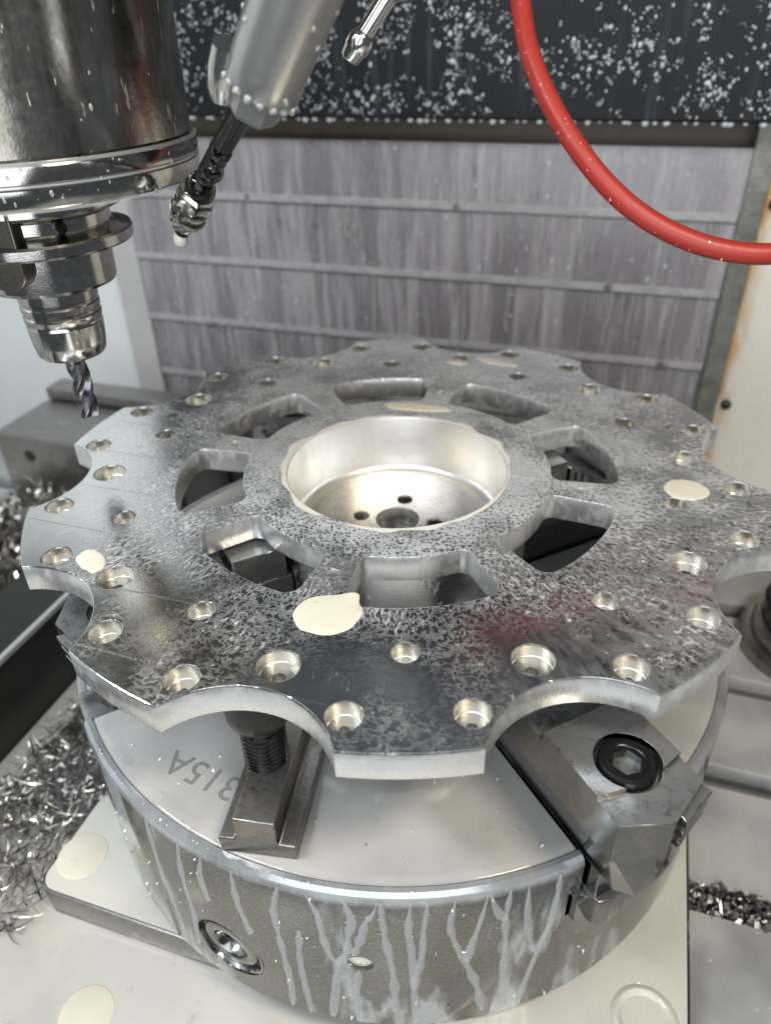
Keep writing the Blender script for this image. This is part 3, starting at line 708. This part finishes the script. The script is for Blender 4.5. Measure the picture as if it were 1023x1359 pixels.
puddle('coolant_puddle', (-2, 156.5), 7.5, 3.6, .1, 8.3, 'long cream coolant puddle on the far rim of the plate', .2)
puddle('coolant_puddle', (26, 165.5), 15, 5.0, -.22, 3.3, 'wide cream coolant puddle at the far scallop of the plate', .18)
puddle('coolant_puddle', (-10, 76.5), 21, 5.2, .10, 6.6, 'curved cream coolant puddle behind the central bore', .16)
puddle('coolant_puddle', (-114.5, -127.0), 10.5, 6.2, rad(-40), 4.4, 'cream coolant puddle beside the left counterbore of the plate', .16)

# ------------------------------------------------------------------ spindle, tool holder, end mill
AX, AY, ZT = -168.9, -42.2, 30.4
sp = empty('spindle_nose', (AX, AY, ZT+122)); tag(sp, 'big round stained steel spindle nose at the upper left', 'spindle')
MB().lathe([(78.5,19.5),(79.5,20.5),(79.5,190),(0,190)], 128).build('housing', M_SPINDLE, sp, 40)
MB().lathe([(30,1.2),(77,1.0),(81,2.2),(81.6,3.4),(81.6,9.6),(80.6,10.3),(80.6,11.2),(81.6,11.9),(81.6,17.2),(80.8,18.6),(78.6,19.4),(60,19.4)], 128).build('end_ring', M_HOLDER, sp, 40)
MB().lathe([(0,3),(38,3),(38,30),(0,30)], 64).build('taper_bore', M_BLACK, sp, 40)
mb = MB()
for (r0, z0, z1) in ((81.8, 17.9, 19.6), (81.9, 10.0, 11.4), (81.2, .8, 2.6)):
    mb.lathe([(r0-1.2,z0),(r0,z0+.3),(r0+.15,(z0+z1)/2),(r0,z1-.3),(r0-1.4,z1)], 128)
w_ = mb.build('coolant_rings', M_RUN, sp, 60)

mb = MB(); rb = random.Random(17)
for i in range(70):
    a = rad(rb.uniform(-110, 0)); z = rb.uniform(1, 110) if i > 40 else rb.uniform(2, 18); R_ = 81.4 if z < 19 else 79.4; s_ = rb.uniform(.25, .8)
    blob(mb, (R_*cos(a), R_*sin(a), z), s_, s_, s_*rb.uniform(.9, 2.2), .15, i)
bo = mb.build('clinging_drops', M_WATERMILK, sp, 180); bo['kind'] = 'stuff'
th_ = empty('tool_holder', (AX, AY, ZT+37)); tag(th_, 'polished steel tool holder with flanges and slim collet nose', 'tool holder')
MB().lathe([(30,84),(41.2,83.2),(42,82),(42,77),(41,75.6),(35,73.8),(34.4,73),(34.4,68),(35,67),(43,65),(43.8,63.8),(43.8,59.8),(43,58.6),(30,58.6)], 96).build('flange', M_HOLDER, th_, 30)
MB().lathe([(30,60),(31.4,59),(31.4,40.5),(30.4,38.8),(18,38.4)], 96).build('body', M_HOLDER, th_, 30)
MB().lathe([(18,42),(19.6,40),(19.8,31),(19.2,30.2),(19.2,29),(19.8,28.2),(19.7,25.6),(19.1,24.8),(19.1,23.6),(19.7,22.8),(19.4,20.2),(18.9,19.4),(18.9,18.4),(19.3,17.6),(18.6,8),(17.6,2.2),(16.2,.4),(14.4,0),(5.2,.4),(5.2,8)], 96).build('collet_nose', M_HOLDER, th_, 30)
M_SLOT_DARK = m_steel('darkened_slot_steel', (.20,.19,.155), .3, .3, -.1)  # steel darkened: the slot's dull reflection is put into its colour
U = Matrix.Rotation(rad(-76), 4, 'Z') @ Matrix.Translation((32.4, 0, 66)) @ Matrix.Rotation(rad(90), 4, 'Z') @ Matrix.Rotation(rad(90), 4, 'X')
key = [(-9,22),(-9,-12)] + [(9*cos(rad(180+180*i/14)), -12+9*sin(rad(180+180*i/14))) for i in range(1,14)] + [(9,-12),(9,22)]
MB().prism(key, -4, 9).build('drive_slot_face', M_SLOT_DARK, th_, 30, .8, U)  # raised plate standing in for the recessed drive slot
MB().lathe([(0,3.4),(2.4,3.0),(3,1.6),(3,-1)], 20, Matrix.Rotation(rad(-34),4,'Z') @ Matrix.Translation((34.4,0,70.5)) @ Matrix.Rotation(rad(90),4,'Y')).build('set_screw', M_BLACK, th_, 40)

em = empty('end_mill', (AX, AY, ZT)); tag(em, 'grey carbide end mill with spiral flutes pointing down', 'end mill')
rings = []; NN = 60; H = 44
for k in range(45):
    z = H*k/44; tw = z*.115
    ring = []
    for i in range(NN):
        a = 2*pi*i/NN; f = (3*a/(2*pi)) % 1.0
        r = 5.6 if f < .34 else 5.6 - 2.7*sin(pi*min(1,(f-.34)/.66))**.8
        if z > 40: r = r + (5.2-r)*min(1,(z-40)/3)
        ring.append((r*cos(a+tw), r*sin(a+tw), z))
    rings.append(ring)
MB().loft(rings).build('fluted_body', M_CARBIDE, em, 38)

# ------------------------------------------------------------------ coolant nozzles and hose
nz = empty('coolant_nozzle', (-40, -75, 139)); tag(nz, 'grey coolant nozzle with dark tube dripping water beside the spindle', 'nozzle')
def cpart(o): return child_of(o, nz)
def lerp(a, b, t): return tuple(a[i]+(b[i]-a[i])*t for i in range(3))
A_ = (9.5,-95.5,236); B_ = (-17.5,-90,195.5)
cpart(MB().tube([lerp(A_,B_,t) for t in (-1.2,0,.5,.86,.95,1.0)], [14.5,14.2,13.6,13.0,13.2,12.2], 40).build('sleeve', M_NOZZLE, None, 40))
cpart(MB().tube([lerp(A_,B_,t) for t in (1.0,1.03,1.17,1.20)], [8,9.6,9.2,8.0], 6).build('hex_collar', M_NOZZLE, None, 20))
C_ = (-30.5,-88.8,192); 
cpart(MB().tube([(-24.6,-95.8,209),(-27.5,-93.5,203),(-30.5,-91.5,196.5),(-32,-90.4,192.5)], [5.2,6.2,6.0,4.4], 24).build('side_valve', M_SILVER, None, 40))
cpart(MB().tube([(-23,-87.5,193),(-42,-73,178),(-61.5,-58.4,162.7),(-68,-55,156)], [4.4,4.3,4.2,4.0], 24).build('tube', M_DARKTUBE, None, 40))
cpart(MB().tube([(-70,-54.2,154.5),(-71,-53.7,153.4),(-75,-52.4,149.4),(-76,-52,148.4)], [6.4,7.8,7.8,6.8], 6).build('nozzle_nut', M_SILVER, None, 20))
cpart(MB().tube([(-76,-52,148.4),(-79,-51.4,144.6),(-81.5,-51,141.5)], [6.2,5.0,3.6], 20).build('nozzle_tip', M_SILVER, None, 40))
mb = MB(); rw = random.Random(5)
for (p_, s_) in (((-47,-70,173),4.6),((-50.5,-67.5,169.5),3.6),((-57,-62,165),4.8),((-61,-59.6,161),3.4),((-54,-65.5,164.5),3.0),((-67,-56,156.5),5.2),((-72,-54,150.5),6.4),((-77,-52.4,147),6.0),((-75,-53.5,143.8),4.6),((-80.5,-51.5,143),5.0),((-82,-51,139),3.6),((-70,-55.5,148.5),3.6)):
    s_ *= 1.1 if p_[2] > 160 else 1.35; blob(mb, p_, s_, s_*.95, s_*1.08, .10, int(s_*10))
wb = mb.build('water_film', M_WATER, None, 180); sb_ = wb.modifiers.new('smooth', 'SUBSURF'); sb_.levels = 1; sb_.render_levels = 1; wb['kind'] = 'stuff'; cpart(wb)
mb = MB()
for i in range(26):
    t = rw.uniform(.1, 1.0); c0 = Vector(lerp(A_, B_, t)); d_ = (Vector(B_)-Vector(A_)).normalized(); e1 = d_.cross(Vector((0,0,1))).normalized(); e2 = d_.cross(e1); a = rw.uniform(0, 6.28)
    blob(mb, tuple(c0 + (e1*cos(a)+e2*sin(a))*13.3), 1.0, 1.0, 1.3, .2, i)
for i in range(18):
    a = i*2*pi/18; c0 = Vector(lerp(A_, B_, .99)); blob(mb, tuple(c0 + (e1*cos(a)+e2*sin(a))*12.6), 1.5, 1.5, 1.5, .2, i)
bo = mb.build('clinging_drops', M_WATERMILK, None, 180); bo['kind'] = 'stuff'; cpart(bo)
dm = MB(); blob(dm, (-84.6,-50.6,133.2), 3.4, 3.4, 4.2, .05, 2); cpart(dm.build('hanging_drop', M_MILK_THICK, None, 180))

sn = empty('small_nozzle', (-20, 31, 198)); tag(sn, 'small bright metal nozzle hanging in front of the black cover', 'nozzle')
P0 = Vector((-6.5,34.0,228)); P1 = Vector((-29.6,28.6,198.4))
def q(t): return tuple(P0 + (P1-P0)*t)
child_of(MB().tube([q(-.2),q(0),q(.05),q(.10),q(.16),q(.2)], [8.4,8.4,8.2,7.2,4.6,4.0], 28).build('shoulder', M_SILVER, None, 40), sn)
child_of(MB().tube([q(.18),q(.4),q(.66)], [4.2,4.0,4.0], 28).build('stem', M_SILVER, None, 40), sn)
child_of(MB().tube([q(.64),q(.67),q(.72),q(.84),q(.86),q(.97),q(1.0)], [4.4,5.4,6.0,6.0,5.4,4.6,3.4], 28).build('tip', M_SILVER, None, 40), sn)

hp = [(26.5,130.8,240.5),(34.4,116.9,220.6),(42.1,103.2,200.9),(54.2,91.1,181.3),(70.2,80.4,161.9),(90.5,71.2,142.5),(111.5,65.8,128.1),(133.2,64.0,118.5),(153.9,64.8,113.2),(176.6,69.0,111.6),(210.2,80.4,115.0),(260,100,135),(300,125,175)]
hp = [(12,160,285)] + hp
def catmull(P, n=8):
    P = [Vector(p) for p in P]; out = []
    for i in range(len(P)-1):
        p0 = P[max(i-1,0)]; p1 = P[i]; p2 = P[i+1]; p3 = P[min(i+2,len(P)-1)]
        for k in range(n):
            t = k/n; out.append(tuple(.5*((2*p1)+(p2-p0)*t+(2*p0-5*p1+4*p2-p3)*t*t+(3*p1-p0-3*p2+p3)*t**3)))
    return out + [tuple(P[-1])]
HP = catmull(hp)
hose = empty('red_hose', hp[7]); tag(hose, 'red rubber air hose curving down from the top right', 'hose')
child_of(MB().tube(HP, 5.3, 28).build('hose_body', M_RED, None, 60), hose)
mb = MB(); rh = random.Random(9)
for i in range(170):
    p_ = Vector(rh.choice(HP[18:80])); a = rh.uniform(0, 2*pi); o = Vector((cos(a)*.5, -.6-abs(sin(a))*.4, sin(a)*.8)).normalized()*5.3
    c = p_ + o; s = rh.uniform(.18, .5)
    mb.add([tuple(c + Vector([rh.uniform(-1,1) for _ in range(3)])*s*1.8) for _ in range(4)], [(0,1,2),(0,2,3),(0,3,1),(1,3,2)])
fo_ = mb.build('chip_flecks', M_FLECK, None, 0); fo_['kind'] = 'stuff'; child_of(fo_, hose)

# ------------------------------------------------------------------ things on the table
blk = empty('fixture_block', (-420, 200, -241)); tag(blk, 'grey ground steel fixture block with a raised back rail on the far left', 'block')
child_of(MB().box(-486, -268, 166, 246, -240.5, -130).build('block', M_BLOCK, None, 0, 2.0), blk)
child_of(MB().box(-486, -250, 250, 278, -240.5, -117).build('rail', M_BLOCK, None, 0, 1.6), blk)
child_of(MB().lathe([(0,.6),(5,.5),(6.5,0),(6.5,-3)], 24, Matrix.Translation((-448,165.6,-152)) @ Matrix.Rotation(rad(90),4,'X')).build('screw', M_BLACK, None, 40), blk)

bb = empty('black_block', (-302, -60, -241)); tag(bb, 'long black block lying on the table left of the chuck', 'block')
child_of(MB().box(-332, -276, -420, 118, -240.5, -162).build('block', M_DARKBLOCK, None, 0, 1.2), bb)
child_of(MB().box(-279.5, -275.2, -420, 118, -166, -161.4).build('edge_strip', M_GREYSTRIP, None, 0, .6), bb)  # pale strip stands in for the highlight along the block's top edge
lg = empty('side_strip', (-262, -60, -241)); tag(lg, 'cream coolant covered strip running along the foot of the black block', 'strip')
child_of(MB().box(-275.6, -252, -420, 60, -240.7, -236).build('strip', M_MILK_BASE, None, 0, 1.0), lg)

rf = empty('round_fixture', (276, 210, -241)); tag(rf, 'round steel fixture with a black ring behind the right side of the plate', 'fixture')
TM = Matrix.Translation((302, 196, -241))
child_of(MB().lathe([(0,.3),(58,.3),(58,10),(55,13),(50,14),(50,24),(46,27),(38,28),(0,28)], 72, TM).build('stepped_body', M_BLOCK, None, 40), rf)
child_of(MB().lathe([(44,28),(45,30),(45,46),(42,49),(34,49),(33,46),(33,28)], 72, TM).build('black_ring', M_BLACKRING, None, 40), rf)

# ------------------------------------------------------------------ swarf
def chip(mb, c, L, w, curl, rng, flat=.6):
    d = Vector((rng.gauss(0,1), rng.gauss(0,1), rng.gauss(0,flat))).normalized()
    up = Vector((rng.gauss(0,1), rng.gauss(0,1), rng.gauss(0,1)+.6)); s = d.cross(up).normalized(); u = s.cross(d)
    n = 7; vs = []; R = L/max(curl, .05); rad0 = w*rng.uniform(.8, 2.2)
    helix = rng.random() < .35
    for i in range(n+1):
        t = i/n
        if helix:
            a = t*rng.uniform(5.5, 6.0)*1.6; p = c + d*(L*(t-.5)) + (s*cos(a)+u*sin(a))*rad0; ww = d*w*.6 + s*w*.2
        else:
            a = curl*(t-.5); p = c + d*(R*sin(a)) + u*(R*(1-cos(a))); tw = t*1.3; ww = (s*cos(tw)+u*sin(tw))*w*.5
        taper = .25 + .75*sin(pi*min(1, t*1.1+.08))
        vs += [tuple(p - ww*taper), tuple(p + ww*taper)]
    mb.add(vs, [(2*i,2*i+1,2*i+3,2*i+2) for i in range(n)])
def pile(name, label, count, fn, Lr, wr, cr, seed, flat=.5):
    rng = random.Random(seed); mb = MB(); k = 0
    while k < count:
        c = fn(rng)
        if c is None: continue
        chip(mb, Vector(c), rng.uniform(*Lr), rng.uniform(*wr), rng.uniform(*cr), rng, flat); k += 1
    me = bpy.data.meshes.new(name); me.from_pydata([(x*S,y*S,z*S) for x,y,z in mb.v], [], mb.f)
    return tag(finish(name, me, M_CHIP, None, 60), label, 'metal chips', kind='stuff')
def f1(r):
    y = r.uniform(-205, 95); w = 1 - abs(y+60)/220
    x = r.uniform(-250 - (12 if y < -120 else 0), -178); 
    hgt = max(4, 28*w*(.5+.8*mnoise.noise(Vector((x*.03, y*.03, 2))+Vector((.5,.5,0)))) + 10)
    if y < -150 and r.random() < .4: return None
    return (x, y, -240 + r.uniform(0, 1)**.7*hgt)
pile('metal_chips', 'tangled heap of aluminium chips on the table left of the base plate', 3000, f1, (6, 34), (.5, 1.7), (.3, 2.8), 21)
def f2(r):
    x = r.uniform(-520, -270); y = r.uniform(40, 165); w = max(0, 1-abs(y-125)/95)*max(0, 1-abs(x+400)/150)
    if w <= .02: return None
    return (x, y, -240 + r.uniform(0,1)**.6*(8+78*w))
pile('metal_chips', 'heap of curly wet chips in front of the far left fixture block', 2200, f2, (12, 40), (1.5, 5), (1.0, 4), 22)
pile('metal_chips', 'fine chips packed into the table slot right of the base plate', 1600, lambda r: (r.uniform(196, 330), -58+r.uniform(-9, 9), -243 + r.uniform(-10, 3.5)), (2, 6), (1.2, 3.4), (.3, 2.5), 23)
pile('metal_chips', 'few bright chips lying on the wet near left table corner', 24, lambda r: (r.uniform(-260, -180), r.uniform(-250, -200), -239.5), (8, 24), (.8, 2), (.5, 2), 24, .1)
def f5(r):
    a = r.uniform(-.05, .05) - pi/4; rr = r.uniform(180, 199); return (rr*cos(a), rr*sin(a), r.uniform(-149.5, -141))
pile('metal_chips', 'small chips stuck in the open jaw slot at the chuck rim', 45, f5, (2, 7), (.6, 1.6), (.5, 3), 25)
